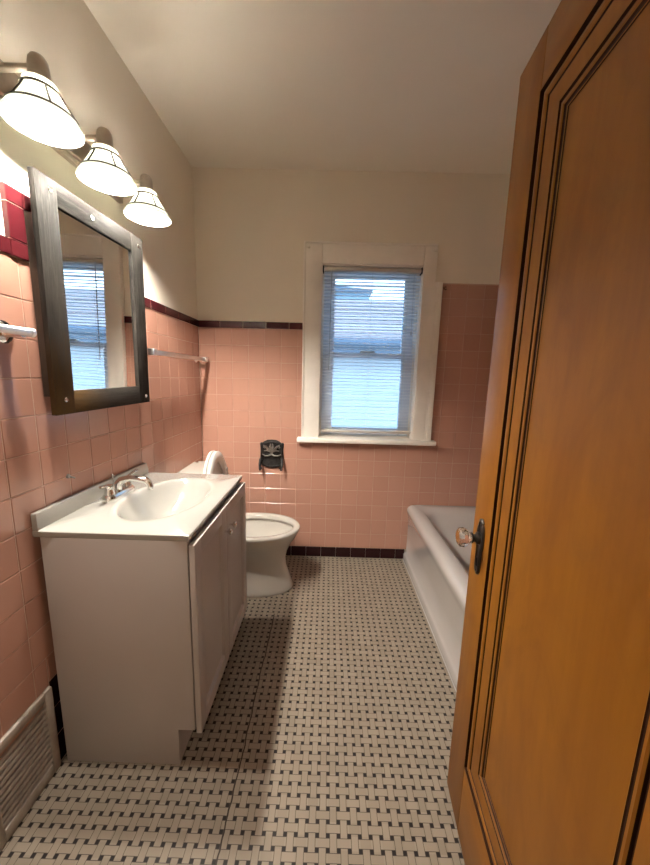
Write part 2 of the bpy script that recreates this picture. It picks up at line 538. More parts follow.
# ------------------------------------------------------------------ window
def casing():
    root = structure(bpy.data.objects.new('window_1', None)); COL.objects.link(root)
    root.location = (1.13, 0, .89); root['_o'] = (1.13, 0, .89)
    root['label'] = 'white painted double hung window in the pink tiled wall'
    m = MB()
    m.box(.704, .811, -.022, .006, .893, 2.138, .004)
    m.box(1.452, 1.535, -.022, .006, .893, 2.138, .004)
    m.box(1.535, 1.551, -.022, .006, .893, 1.922, .001)
    m.box(.811, 1.452, -.022, .006, 2.018, 2.138, .004)
    m.build('casing', M['trimwhite'], root)
    m = MB()
    m.box(.691, .705, -.030, .006, .893, 2.140, .004)
    m.box(1.549, 1.580, -.030, .006, .893, 1.922, .005)
    m.box(.691, 1.534, -.030, .006, 2.134, 2.146, .004)
    m.build('back_band', M['trimwhite'], root)
    m = MB()
    for x, z in ((.722, 2.112), (1.520, 2.108)):
        m.lathe([(.002, -.030), (.007, -.029), (.009, -.024), (.009, -.02)], (x, 0, z), 'Y', 12)
    m.build('corner_button', M['trimwhite'], root)
    m = MB().box(.663, 1.613, -.052, .05, .863, .894, .007)
    m.build('sill', M['trimwhite'], root)
    m = MB()
    m.box(OX0 - .002, .814, -.004, .142, .893, 2.02); m.box(1.449, OX1 + .002, -.004, .142, .893, 2.02)
    m.box(.814, 1.449, -.004, .142, 2.012, 2.022); m.box(.814, 1.449, .05, .142, .885, .905)
    for x in (.814, 1.437):                              # stops and parting beads
        m.box(x, x + .012, .048, .062, .9, 2.012, .002); m.box(x, x + .012, .088, .094, .9, 2.012, .001)
    m.build('jamb', M['trimwhite'], root, smooth=False)
    # upper sash (outer) and lower sash (inner)
    def sash(y0, y1, z0, z1, bot, top):
        m = MB()
        x0, x1, s = .815, 1.448, .082
        m.box(x0, x0 + s, y0, y1, z0, z1, .003); m.box(x1 - s, x1, y0, y1, z0, z1, .003)
        m.box(x0 + s, x1 - s, y0, y1, z0, z0 + bot, .003); m.box(x0 + s, x1 - s, y0, y1, z1 - top, z1, .003)
        o = m.build('sash', M['sash'], root)
        MB().box(x0 + s - .004, x1 - s + .004, (y0 + y1) / 2 - .002, (y0 + y1) / 2 + .002, z0 + bot - .004, z1 - top + .004).build('pane', M['pane'], o, smooth=False)
    sash(.095, .128, 1.44, 2.012, .036, .05)
    sash(.063, .094, .905, 1.478, .055, .038)
    m = MB().box(1.08, 1.18, .045, .075, 1.478, 1.49, .003)
    m.build('sash_lock', M['nickel'], root)
    # outer storm frame rail that crosses near the top of the upper pane
    m = MB().box(.80, 1.47, .145, .17, 1.928, 1.938, .002).box(.80, .84, .145, .17, .88, 2.03, .002).box(1.43, 1.47, .145, .17, .88, 2.03, .002)
    m.build('storm_frame', M['gutter'], root)
casing()

# ------------------------------------------------------------------ mini blind
bl = thing('window_blind', 'white metal mini blind lowered over the window with its slats tilted open', 'blind', (1.13, .02, .905))
mb = MB().box(.824, 1.446, -.004, .038, 1.980, 2.006, .006)
mb.build('headrail', M['rail'], bl)
for x in (.813, 1.444):
    MB().box(x, x + .008, -.006, .042, 1.973, 2.011, .002).build('bracket', M['dark'], bl)
mb = MB()
z = 1.962; n = 0
tilt = math.radians(-6)
while z > .962:
    prof = []
    for k in range(5):
        t = (k / 4 - .5) * .025
        prof.append((.019 + t * cos(tilt), z + t * sin(tilt) + .0016 * (1 - (2 * k / 4 - 1) ** 2)))
    sag = random.uniform(-.0006, .0006)
    R = [[(x, y, zz + sag + dz) for y, zz in prof] + [(x, y, zz + sag + dz - .0006) for y, zz in prof[::-1]] for x, dz in ((.822, 0), (1.03, random.uniform(-.0007, .0007)), (1.24, random.uniform(-.0007, .0007)), (1.447, 0))]
    mb.rings(R, True, True, True)
    z -= .0213; n += 1
mb.build('slats', M['slat'], bl)
mb = MB().box(.822, 1.447, .004, .034, .932, .950, .005)
mb.build('bottom_rail', M['rail'], bl)
mb = MB()
for x in (.90, 1.135, 1.37):
    for y in (.0055, .0325):
        mb.tube([(x, y, 1.975), (x, y, .945)], .0007, 5)
mb.build('ladder_cord', M['cord'], bl)
mb = MB().tube([(.872, -.010, 1.980), (.870, -.012, 1.7), (.868, -.012, 1.355)], .0032, 8).tube([(.872, -.010, 1.980), (.872, .004, 1.988)], .002, 6)
mb.build('tilt_wand', simple('wand_plastic', (.42, .44, .46), .3), bl)
mb = MB().tube([(1.40, -.006, 1.98), (1.402, -.007, 1.62)], .0012, 6).lathe([(.001, 0), (.004, .004), (.005, .02), (.002, .03)], (1.402, -.007, 1.59), 'Z', 10)
mb.build('pull_cord', M['cord'], bl)

# ------------------------------------------------------------------ outside
def house():
    y0 = 3.0
    r = thing('neighbor_house', 'white sided neighbouring house with a low shingled roof seen through the blind', 'house', (1.2, y0, -.6))
    m = MB()
    z = -.6
    while z < 1.62:
        m.add([(-4, y0, z), (6.5, y0, z), (6.5, y0 + .018, z + .108), (-4, y0 + .018, z + .108), (-4, y0 + .018, z), (6.5, y0 + .018, z)],
              [(0, 1, 2, 3), (0, 4, 5, 1)])
        z += .105
    m.box(-4, 6.5, y0 + .02, y0 + .2, -.6, 1.64)
    m.build('siding', M['siding'], r, smooth=False)
    m = MB().box(-4.2, 6.7, y0 - .30, y0 + .02, 1.62, 1.65).box(-4.2, 6.7, y0 - .32, y0 - .29, 1.62, 1.84)
    m.tube([(-4.2, y0 - .36, 1.80), (6.7, y0 - .36, 1.80)], .055, 10)
    m.build('gutter', M['gutter'], r)
    m = MB()
    s = 0.0
    ca, sa = cos(math.radians(24)), sin(math.radians(24))
    while s < 2.4:
        a, b = s, s + .15
        P = lambda t, h: (y0 - .32 + t * ca - h * sa, 1.86 + t * sa + h * ca)
        p0, p1, p2 = P(a, .016), P(b, .0), P(a, -.004)
        m.add([(-4.2, *p0), (6.7, *p0), (6.7, *p1), (-4.2, *p1), (-4.2, *p2), (6.7, *p2)], [(0, 1, 2, 3), (4, 5, 1, 0)])
        s += .145
    m.build('roof', M['roofing'], r, smooth=False)
    r2 = thing('far_house', 'blue grey house gable far behind the shingled roof outside', 'house', (.2, 9, 0))
    MB().box(-5, 2.08, 9, 12, -.6, 3.96).build('wall', M['farhouse'], r2)
    MB().prism([(-5.2, 3.96), (2.16, 3.96), (2.16, 4.04), (1.2, 4.10), (-5.2, 4.3)], 'Y', 8.8, 12.2).build('roof', M['gutter'], r2)
    g = structure(MB().box(-12, 14, .3, 16, -.75, -.6).build('ground', M['ground']))
house()

# ------------------------------------------------------------------ vanity cabinet
VY0, VY1 = -1.366, -.752
va = thing('vanity_cabinet', 'white two door bathroom vanity cabinet under the basin top', 'cabinet', (.24, -1.06, 0))
prof = [(.021, 0), (.404, 0), (.404, .14), (.460, .14), (.460, .812), (.017, .812)]
MB().prism(prof, 'Y', VY0, VY0 + .016, bev=.0008).build('side_panel', M['white'], va)
MB().prism(prof, 'Y', VY1 - .016, VY1, bev=.0008).build('side_panel', M['white'], va)
MB().box(.388, .402, VY0 + .016, VY1 - .016, .001, .14).build('toe_kick', M['white'], va)
m = MB()
m.box(.442, .4595, VY0 + .016, VY1 - .016, .76, .811); m.box(.442, .4595, VY0 + .016, VY1 - .016, .141, .18)
m.box(.442, .4595, VY0 + .016, VY0 + .05, .18, .76); m.box(.442, .4595, VY1 - .05, VY1 - .016, .18, .76)
m.build('face_frame', M['white'], va, smooth=False)
MB().box(.03, .442, VY0 + .016, VY1 - .016, .141, .155).build('bottom_shelf', M['white'], va, smooth=False)
def vdoor(y0, y1, ky):
    z0, z1, x0, x1 = .132, .800, .4650, .484
    s = .052
    m = MB()
    m.box(x0, x1, y0, y0 + s, z0, z1, .002); m.box(x0, x1, y1 - s, y1, z0, z1, .002)
    m.box(x0, x1, y0 + s, y1 - s, z0, z0 + s, .002); m.box(x0, x1, y0 + s, y1 - s, z1 - s, z1, .002)
    d = m.build('door', M['white'], va)
    b = MB()
    # sloped lip round the sunk panel
    a0, a1, c0, c1 = y0 + s, y1 - s, z0 + s, z1 - s
    e = .004
    ro = [(x1 - .002, a0, c0), (x1 - .002, a1, c0), (x1 - .002, a1, c1), (x1 - .002, a0, c1)]
    ri = [(x1 - .011, a0 + e, c0 + e), (x1 - .011, a1 - e, c0 + e), (x1 - .011, a1 - e, c1 - e), (x1 - .011, a0 + e, c1 - e)]
    b.rings([ro, ri], True, False, True)
    b.build('sunk_panel', M['white'], d, smooth=False, recalc=False)
    k = MB().lathe([(.004, 0), (.004, .012), (.006, .014), (.011, .019), (.0125, .024), (.010, .029), (.004, .031)], (x1, ky, .708), 'X', 20)
    k.build('knob', M['chrome'], d)
vdoor(-1.369, -1.056, -1.083)
vdoor(-1.050, -.748, -1.020)

# ------------------------------------------------------------------ basin top
CX0, CX1, CY0, CY1, CZ = .002, .469, -1.373, -.748, .836
BX, BY, RX, RY = .262, -1.062, .146, .222
st = thing('bathroom_sink', 'white one piece marble sink top with oval basin, low backsplash and chrome faucet', 'sink', (.24, -1.06, .813))
def vtop():
    n = 96
    m = MB(); R = []
    prof = [(.06, -.128), (.16, -.126), (.35, -.118), (.55, -.100), (.72, -.073), (.85, -.042), (.94, -.017), (.985, -.004), (1.02, .0005), (1.06, .0008), (1.14, .0), (1.155, -.0012)]
    def ell(s, dz):
        ring = []
        sh = (1 - min(s, 1)) * .03                      # drain sits toward the wall
        for j in range(n):
            a = 2 * PI * j / n
            ring.append((BX - sh + RX * s * cos(a), BY + RY * s * sin(a), CZ + dz))
        return ring
    for s, dz in prof:
        R.append(ell(s, dz))
    def rect(x0, x1, y0, y1, z):
        ring = []
        for j in range(n):
            a = 2 * PI * j / n
            dx, dy = RX * cos(a), RY * sin(a)
            t = 1e9
            if dx > 1e-9: t = min(t, (x1 - BX) / dx)
            if dx < -1e-9: t = min(t, (x0 - BX) / dx)
            if dy > 1e-9: t = min(t, (y1 - BY) / dy)
            if dy < -1e-9: t = min(t, (y0 - BY) / dy)
            ring.append((BX + dx * t, BY + dy * t, z))
        # snap the nearest ring points onto the four corners
        for cx_, cy_ in ((x0, y0), (x0, y1), (x1, y0), (x1, y1)):
            j = min(range(n), key=lambda q: (ring[q][0] - cx_) ** 2 + (ring[q][1] - cy_) ** 2)
            ring[j] = (cx_, cy_, z)
        return ring
    R.append(rect(CX0 + .004, CX1 - .004, CY0 + .004, CY1 - .004, CZ - .0012))
    R.append(rect(CX0, CX1, CY0, CY1, CZ - .0045))
    R.append(rect(CX0, CX1, CY0, CY1, CZ - .019))
    R.append(rect(CX0 + .003, CX1 - .003, CY0 + .003, CY1 - .003, CZ - .023))
    m.rings(R, True, True, False)
    # underside: a lip and the outside of the bowl
    m.rings([rect(CX0 + .003, CX1 - .003, CY0 + .003, CY1 - .003, CZ - .023), [(p[0], p[1], CZ - .0232) for p in ell(1.04, 0)], ell(.9, -.07), ell(.5, -.13), ell(.2, -.138)], True, False, True)
    m.build('basin_top', M['marble'], st, angle=50)
    b = MB().prism([(CY0, CZ - .004), (CY1, CZ - .004), (CY1, CZ + .018), (CY1 - .012, CZ + .046), (CY1 - .020, CZ + .050), (CY0 + .004, CZ + .052), (CY0, CZ + .050)], 'X', .002, .020, bev=.003)
    b.build('backsplash', M['marble'], st)
    d = MB().lathe([(.003, .004), (.014, .0035), (.021, .002), (.023, -.002)], (BX - .029, BY, CZ - .1275), 'Z', 24)
    d.build('drain', M['chrome'], st)
vtop()

# ------------------------------------------------------------------ faucet
FX, FY = .070, -1.062
m = MB()
def stad(z, k):
    out = []
    for j in range(40):
        a = 2 * PI * j / 40
        dx, dy = .027 * k * cos(a), .027 * k * sin(a)
        out.append((FX + dx, FY + dy + (.053 if dy >= 0 else -.053), z))
    return out
m.rings([stad(CZ - .001, 1), stad(CZ + .008, 1), stad(CZ + .015, .93), stad(CZ + .021, .75)], True, True, True)
fa = m.build('faucet', M['chrome'], st)
fa['label'] = 'chrome two handle faucet'
m = MB()
path = [(FX - .004, FY, CZ + .015), (FX - .002, FY, CZ + .040), (FX + .012, FY, CZ + .058), (FX + .040, FY, CZ + .066), (FX + .075, FY, CZ + .067), (FX + .105, FY, CZ + .062), (FX + .120, FY, CZ + .052), (FX + .124, FY, CZ + .036)]
m.tube(path, [.019, .016, .0145, .013, .012, .0115, .0115, .0115], 18)
m.build('spout', M['chrome'], fa)
MB().lathe([(.0095, 0), (.0105, .004), (.0105, .012)], (FX + .1245, FY, CZ + .026), 'Z', 18).build('aerator', M['chrome'], fa)
for s in (-1, 1):
    hy = FY + s * .053
    m = MB().lathe([(.019, .016), (.018, .026), (.015, .040), (.0145, .046), (.0155, .050), (.012, .057), (.004, .060)], (FX, hy, CZ), 'Z', 24)
    d = Vector((.16, s * .98, 0)).normalized()
    p0 = Vector((FX, hy, CZ + .052))
    m.tube([p0, p0 + d * .018 + Vector((0, 0, .006)), p0 + d * .040 + Vector((0, 0, .012)), p0 + d * .058 + Vector((0, 0, .015)), p0 + d * .064 + Vector((0, 0, .015))], [.007, .0065, .006, .0075, .004], 12, ell=.7)
    m.build('handle', M['chrome'], fa)
m = MB().tube([(FX - .020, FY, CZ + .015), (FX - .020, FY, CZ + .075)], .0022, 8).lathe([(.001, .0), (.005, .003), (.005, .009), (.001, .012)], (FX - .020, FY, CZ + .072), 'Z', 12)
m.build('lift_rod', M['chrome'], fa)

# ------------------------------------------------------------------ medicine cabinet (its mirror door stands a little open)
bt = .018
ma, mb_, mc_ = math.radians(1.61), math.radians(.96), math.radians(.68)      # a little ajar, a little crooked
_w = Vector((sin(ma), cos(ma), 0)); _n = Vector((cos(ma), -sin(ma), 0)); _u = Vector((0, 0, 1))
mn = _n * cos(mb_) - _u * sin(mb_); _u2 = _u * cos(mb_) + _n * sin(mb_)
mw = _w * cos(mc_) + _u2 * sin(mc_); mu = _u2 * cos(mc_) - _w * sin(mc_)
MZ0, MZ1, MWD = 1.171, 1.843, .508
def MT(s, d, z):
    p = Vector((.0545, -1.3008, MZ0)) + mw * s + mn * (d - bt) + mu * (z - MZ0)
    return (p.x, p.y, p.z)
mc = thing('medicine_cabinet', 'dark weathered wood medicine cabinet whose mirror door hangs ajar above the sink', 'medicine cabinet', (.0, -1.28, 1.19))
m = MB()
m.box(.0005, .034, -1.277, -1.265, 1.226, 1.745, .001); m.box(.0005, .034, -.835, -.823, 1.226, 1.745, .001)
m.box(.0005, .034, -1.265, -.835, 1.226, 1.238, .001); m.box(.0005, .034, -1.265, -.835, 1.733, 1.745, .001)
m.box(.0005, .006, -1.265, -.835, 1.238, 1.733)
m.box(.008, .031, -1.265, -.835, 1.40, 1.406); m.box(.008, .031, -1.265, -.835, 1.57, 1.576)
m.build('cabinet_box', simple('cabinet_stain', (.050, .034, .024), .55, var=.25, nscale=20, scale=(8, 8, 1)), mc, smooth=False)
SW = .075
md = MB(MT).box(.02, MWD - .02, 0, .005, MZ0 + .02, MZ1 - .02).build('mirror_door', M['dark'], mc, smooth=False)
for a, b in ((0, SW), (MWD - SW, MWD)):
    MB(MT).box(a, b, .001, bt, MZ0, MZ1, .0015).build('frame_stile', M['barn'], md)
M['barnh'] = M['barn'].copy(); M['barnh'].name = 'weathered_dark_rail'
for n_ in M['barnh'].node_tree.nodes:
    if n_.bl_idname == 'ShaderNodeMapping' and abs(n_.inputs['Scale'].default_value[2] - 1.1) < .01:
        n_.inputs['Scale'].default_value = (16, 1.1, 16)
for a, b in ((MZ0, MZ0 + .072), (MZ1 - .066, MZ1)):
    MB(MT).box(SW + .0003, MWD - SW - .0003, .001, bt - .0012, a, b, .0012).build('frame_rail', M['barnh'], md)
MB(MT).box(SW - .004, MWD - SW + .004, .005, .0095, MZ0 + .066, MZ1 - .060).build('mirror_glass', M['mirror'], md, smooth=False)
for s_, zz in ((.052, MZ1 - .030), (.22, MZ1 - .036), (MWD - .030, MZ1 - .034), (.040, MZ0 + .045), (MWD - .028, MZ0 + .028)):
    prof = [(.0075, bt - .002), (.0075, bt + .0008), (.006, bt + .0022), (.002, bt + .0014), (.0005, bt + .0012)]
    R = [[(s_ + r * cos(2 * PI * j / 14), h, zz + r * sin(2 * PI * j / 14)) for j in range(14)] for r, h in prof]
    MB(MT).rings(R, True, False, True).build('screw', M['chrome'], md)

# ------------------------------------------------------------------ vanity light
LX, LZ = .150, 1.901
LY = (-1.365, -1.122, -.879)
vl = thing('vanity_light', 'three shade brushed nickel vanity light bar glowing above the mirror', 'wall lamp', (0, -1.12, 2.035))
MB().box(-TH, .012, -1.475, -.800, 1.985, 2.088, .003).box(.010, .026, -1.462, -.813, 1.997, 2.076, .006).build('back_plate', M['nickel'], vl)
for y in LY:
    m = MB().lathe([(.024, .024), (.022, .032), (.012, .038)], (0, y, 2.026), 'X', 20)
    m.tube([(.030, y, 2.026), (.08, y, 2.026), (LX - .012, y, 2.026)], .0085, 14)
    m.build('arm', M['nickel'], vl)
    m = MB().lathe([(.030, .090), (.030, .093), (.0245, .096), (.0225, .104), (.022, .128), (.020, .140), (.015, .148), (.003, .150)], (LX, y, LZ), 'Z', 28)
    m.build('socket_cup', M['nickel'], vl)
    # bell shade: wall with real thickness
    po = [(.083, 0), (.0835, .003), (.080, .009), (.070, .024), (.058, .042), (.047, .060), (.040, .073), (.036, .078), (.035, .091)]
    pi_ = [(r - .003, h + (.0 if k else .0005)) for k, (r, h) in enumerate(po)]
    m = MB().lathe(po[::-1] + pi_, (LX, y, LZ), 'Z', 48, False, False)
    sh = m.build('lamp_shade', M['shade'], vl, angle=60)
    m = MB()
    m.lathe([(.0738, .0190), (.0758, .0185), (.0728, .0245), (.0706, .0245)], (LX, y, LZ), 'Z', 48, False, False)
    m.lathe([(.0400, .0710), (.0430, .0715), (.0420, .0770), (.0370, .0770)], (LX, y, LZ), 'Z', 40, False, False)
    for k in range(6):
        a = 2 * PI * (k + .35) / 6
        m.tube([(LX + (r + .0008) * cos(a), y + (r + .0008) * sin(a), LZ + h) for r, h in ((.0720, .0222), (.0590, .0418), (.0480, .0598), (.0412, .073))], .0024, 6)
    m.build('metal_band', M['bronze'], sh)
    m = MB().lathe([(.003, -.040), (.018, -.036), (.026, -.022), (.027, -.008), (.020, .012), (.015, .020), (.014, .026)], (LX, y, LZ + .066), 'Z', 20)
    b = m.build('bulb', M['bulb'], vl)

# ------------------------------------------------------------------ towel bars
def towel_bar(y0, y1, posts, z, label, round_=False):
    t = thing('towel_bar', label, 'towel bar', (0, (y0 + y1) / 2, z))
    m = MB()
    if round_:
        m.tube([(.060, y0, z), (.060, y1, z)], .0105, 20)
        m.lathe([(.0105, -.002), (.0125, .0), (.0125, .010), (.0095, .013), (.006, .011)], (.060, y1, z), 'Y', 20)
    else:
        m.box(.049, .070, y0, y1, z - .011, z + .011, .0025)
    m.build('bar', M['satin'], t)
    for y in posts:
        m = MB()
        if round_:
            m.lathe([(.030, .0), (.030, .004), (.026, .008), (.016, .012), (.013, .02), (.013, .056)], (.0, y, z - .002), 'X', 28)
        else:
            m.lathe([(.021, .0), (.021, .004), (.013, .008), (.009, .014), (.0085, .052)], (.0, y, z), 'X', 20)
            m.box(.045, .074, y - .018, y + .018, z - .015, z + .015, .003)
        m.build('post', M['satin'] if not round_ else M['chrome'], t)
towel_bar(-.745, -.030, (-.728, -.068), 1.400, 'slim chrome towel bar on pink tile in the corner beyond the mirror')
towel_bar(-2.02, -1.372, (-1.385, -1.99), 1.406, 'stout round chrome towel bar on pink tile beside the mirror, cut off by the frame', True)

# ------------------------------------------------------------------ toilet
TY = -.355
to = thing('toilet', 'white porcelain toilet with its seat raised between vanity and window wall', 'toilet', (.40, TY, 0))
def egg(x0, x1, b, z, n=56, sq=2.3, yc=TY):
    """plan oval between x0 (back) and x1 (front), half width b"""
    out = []
    xm = x0 + (x1 - x0) * .46
    for j in range(n):
        a = 2 * PI * j / n
        ca, sa = cos(a), sin(a)
        k = 2 / sq if ca < 0 else 1.0
        xx = (xm + (x1 - xm) * ca) if ca >= 0 else (xm - (xm - x0) * abs(ca) ** k)
        yy = yc + b * (1 if sa >= 0 else -1) * abs(sa) ** (1.0 if ca >= 0 else .92)
        out.append((xx, yy, z))
    return out
m = MB()
R = [egg(.225, .680, .136, .001), egg(.222, .682, .138, .012), egg(.230, .675, .132, .028), egg(.248, .654, .117, .09), egg(.258, .634, .104, .15),
     egg(.255, .632, .106, .20), egg(.246, .642, .120, .245), egg(.232, .664, .146, .29), egg(.215, .690, .171, .33), egg(.205, .708, .186, .362),
     egg(.200, .718, .193, .384), egg(.201, .719, .193, .394), egg(.207, .713, .187, .401), egg(.222, .700, .173, .4015), egg(.238, .684, .157, .3995),
     egg(.245, .677, .150, .393), egg(.247, .675, .148, .374), egg(.238, .686, .160, .366), egg(.240, .680, .156, .345), egg(.258, .655, .135, .30), egg(.285, .62, .105, .26), egg(.32, .56, .075, .22), egg(.35, .50, .045, .19)]
m.rings(R, True, True, True)
m.build('bowl', M['porcelain'], to, angle=60)
MB().rings([egg(.300, .598, .092, .243), egg(.302, .596, .090, .244)], True, True, True).build('water', M['water'], to)
# tank shelf, tank and lid
m = MB().box(.03, .262, TY - .115, TY + .115, .24, .398, .03, 4)
m.build('tank_shelf', M['porcelain'], to)
def slab(x0, x1, y0, y1, z, r, n=8):
    out = []
    for cx_, cy_, a0 in ((x1 - r, y1 - r, 0), (x0 + r, y1 - r, PI / 2), (x0 + r, y0 + r, PI), (x1 - r, y0 + r, 1.5 * PI)):
        for j in range(n + 1):
            a = a0 + PI / 2 * j / n
            out.append((cx_ + r * cos(a), cy_ + r * sin(a), z))
    return out
y0, y1 = TY - .205, TY + .190
m = MB().rings([slab(.030, .150, y0 + .03, y1 - .03, .399, .02), slab(.022, .156, y0 + .018, y1 - .018, .42, .022), slab(.012, .164, y0, y1, .71, .022)], True, True, True)
m.build('tank', M['porcelain'], to)
m = MB().rings([slab(.006, .170, y0 - .006, y1 + .006, .7105, .024), slab(.004, .174, y0 - .010, y1 + .010, .717, .026), slab(.004, .174, y0 - .010, y1 + .010, .732, .026), slab(.014, .164, y0, y1, .742, .024), slab(.05, .13, y0 + .05, y1 - .05, .745, .02)], True, True, True)
m.build('tank_lid', M['porcelain'], to)
m = MB().lathe([(.012, 0), (.012, .012), (.006, .016)], (.162, y0 + .07, .66), 'X', 14).tube([(.176, y0 + .07, .66), (.184, y0 + .10, .655), (.184, y0 + .15, .648)], [.006, .0055, .007], 10)
m.build('flush_lever', M['chrome'], to)
# raised lid and seat, leaning back on the tank
def lean(base_x, deg, thick0, off):
    a = math.radians(deg)
    ux, uz = -sin(a), cos(a)                             # up along the board
    nx, nz = cos(a), sin(a)                              # outward
    return lambda h, y, d: (base_x + ux * h + nx * (d + off), y, .412 + uz * h + nz * (d + off))
def oval(h0, h1, b, n=56):
    out = []
    hm = h0 + (h1 - h0) * .46
    for j in range(n):
        a = 2 * PI * j / n
        ca, sa = cos(a), sin(a)
        hh = (hm + (h1 - hm) * ca) if ca >= 0 else hm - (hm - h0) * abs(ca) ** .87
        out.append((hh, TY + b * sa))
    return out
def board(tf, rings_d):
    m = MB()
    R = []
    for (h0, h1, b, d) in rings_d:
        R.append([tf(h, y, d) for h, y in oval(h0, h1, b)])
    return m, R
tf = lean(.208, 4.0, 0, 0)
m, R = board(tf, [(.006, .438, .176, .002), (.0, .444, .182, .005), (.0, .444, .182, .014), (.008, .436, .174, .018)])
m.rings(R, True, True, True); m.build('lid', M['seatplastic'], to)
m, R = board(tf, [(.006, .434, .176, .024), (.0, .440, .182, .028), (.0, .440, .182, .038), (.010, .430, .172, .044), (.050, .390, .132, .046), (.062, .376, .120, .040), (.064, .374, .118, .030), (.058, .380, .124, .024), (.006, .434, .176, .024)])
m.rings(R, True, False, False); seat = m.build('seat', M['seatplastic'], to)
for yy, hh in ((TY - .13, .30), (TY + .13, .30), (TY - .14, .12), (TY + .14, .12)):
    c0 = tf(hh, yy, .044); c1 = tf(hh, yy, .054)
    MB().tube([c0, c1], .009, 10).build('bumper', M['marble'], seat)
for yy in (TY - .075, TY + .075):
    m = MB().tube([(.222, yy - .02, .416), (.222, yy + .02, .416)], .012, 12)
    m.box(.205, .238, yy - .018, yy + .018, .400, .416, .004)
    m.build('hinge', M['seatplastic'], to)

# ------------------------------------------------------------------ paper holder
ph = thing('toilet_paper_holder', 'dark ornate metal paper holder with empty arms on pink tile by the window', 'paper holder', (.487, 0, .65))
def plate():
    m = MB()
    out = []
    # crest shaped outline
    half = [(0, .868), (.03, .866), (.052, .856), (.066, .846), (.078, .848), (.083, .838), (.080, .80), (.081, .76), (.083, .735), (.081, .70), (.074, .684), (.055, .676), (.03, .667), (0, .664)]
    pts = [(.487 + x, z) for x, z in half] + [(.487 - x, z) for x, z in half[-2:0:-1]]
    def sc(k, y): return [(.487 + (x - .487) * k, y, .766 + (z - .766) * k) for x, z in pts]
    m.rings([sc(1, .0), sc(1, -.006), sc(.94, -.014), sc(.86, -.016), sc(.82, -.011), sc(.76, -.010)], True, True, True)
    return m
plate().build('back_plate', M['iron'], ph)
m = MB()
# raised leaf scroll ornament
for s in (-1, 1):
    m.tube([(.487, -.016, .775), (.487 + s * .018, -.022, .800), (.487 + s * .040, -.022, .822), (.487 + s * .054, -.018, .828), (.487 + s * .056, -.016, .815), (.487 + s * .045, -.014, .808)], [.006, .008, .008, .006, .005, .003], 10)
    m.tube([(.487, -.018, .770), (.487 + s * .020, -.024, .757), (.487 + s * .045, -.024, .757), (.487 + s * .066, -.020, .768)], [.006, .006, .005, .003], 10)
    m.tube([(.487, -.017, .795), (.487 + s * .010, -.022, .822), (.487 + s * .006, -.020, .843)], [.007, .008, .003], 10)
    m.tube([(.487 + s * .012, -.017, .785), (.487 + s * .032, -.022, .795), (.487 + s * .052, -.018, .790)], [.005, .006, .003], 10)
m.lathe([(.001, -.026), (.010, -.024), (.014, -.016), (.015, -.008)], (.487, 0, .795), 'Y', 14)
m.build('scroll_relief', M['pewter'], ph)
for s in (-1, 1):
    x = .487 + s * .072
    m = MB().tube([(x, -.006, .735), (x + s * .004, -.030, .728), (x + s * .004, -.052, .700), (x + s * .002, -.058, .672), (x, -.056, .660)], [.012, .010, .009, .009, .006], 12)
    m.tube([(x + s * .004, -.056, .678), (x - s * .016, -.056, .678)], [.007, .004], 10)
    m.build('arm', M['iron'], ph)

# ------------------------------------------------------------------ bathtub
bt_ = thing('bathtub', 'white enamel bathtub along the wall under the tile, partly behind the wooden door', 'bathtub', (1.83, -.77, 0))
def tub():
    X0, X1, Y0, Y1 = 1.452, W - .002, -1.540, -.003
    def rr(l, r_, f_, b_, z, r):
        return slab(X0 + l, X1 - r_, Y0 + f_, Y1 - b_, z, max(r, .003), 8)
    R = [rr(0, 0, 0, 0, .001, .004), rr(0, 0, 0, 0, .045, .004), rr(.006, 0, 0, 0, .056, .004), rr(.016, 0, 0, 0, .064, .004), rr(.018, 0, 0, 0, .20, .006), rr(.015, 0, 0, 0, .32, .008),
         rr(.006, 0, 0, 0, .360, .012), rr(.001, 0, 0, 0, .385, .016), rr(.002, 0, 0, 0, .402, .02), rr(.010, 0, 0, .002, .416, .026), rr(.024, .0, .0, .003, .424, .03), rr(.050, .01, .02, .008, .427, .05), rr(.078, .03, .05, .05, .425, .08),
         rr(.096, .045, .075, .085, .416, .10), rr(.108, .056, .09, .105, .395, .115), rr(.122, .07, .11, .135, .33, .13), rr(.140, .085, .14, .20, .22, .14), rr(.165, .11, .17, .27, .12, .15), rr(.20, .15, .22, .33, .075, .15), rr(.30, .25, .35, .45, .062, .08)]
    m = MB().rings(R, True, True, True)
    m.build('tub_shell', M['tub'], bt_, angle=60)
    MB().lathe([(.004, .004), (.022, .003), (.028, .0)], (1.84, -1.12, .063), 'Z', 20).build('drain', M['chrome'], bt_)
    MB().box(1.447, 1.4515, -1.54, 0, .0005, .004).build('caulk_line', M['tub'], bt_)
tub()

# ------------------------------------------------------------------ wooden door
dc_ = Vector((1.2946, -1.396, 0)); du = Vector((-.088, -.9961, 0)); dn = Vector((-.9961, .088, 0))
def DT(u, d, z):
    p = dc_ + du * u + dn * d
    return (p.x, p.y, z)
DW, DZ0, DZ = .766, .008, 2.004
dr = structure(bpy.data.objects.new('door_1', None)); COL.objects.link(dr)
dr.location = DT(.4, -.018, DZ0); dr['_o'] = DT(.4, -.018, DZ0)
dr['label'] = 'amber varnished wooden door standing open in the foreground'
ou0, ou1, oz0, oz1 = .118, DW - .118, .233, 1.889
dth = .036
for a, b in ((0, ou0), (ou1, DW)):
    MB(DT).box(a, b, -dth, 0, DZ0, DZ, .0012).build('stile', M['wood'], dr)
MB(DT).box(ou0, ou1, -dth, 0, DZ0, oz0, .002).build('bottom_rail', M['woodh'], dr)
MB(DT).box(ou0, ou1, -dth, 0, oz1, DZ, .002).build('top_rail', M['woodh'], dr)
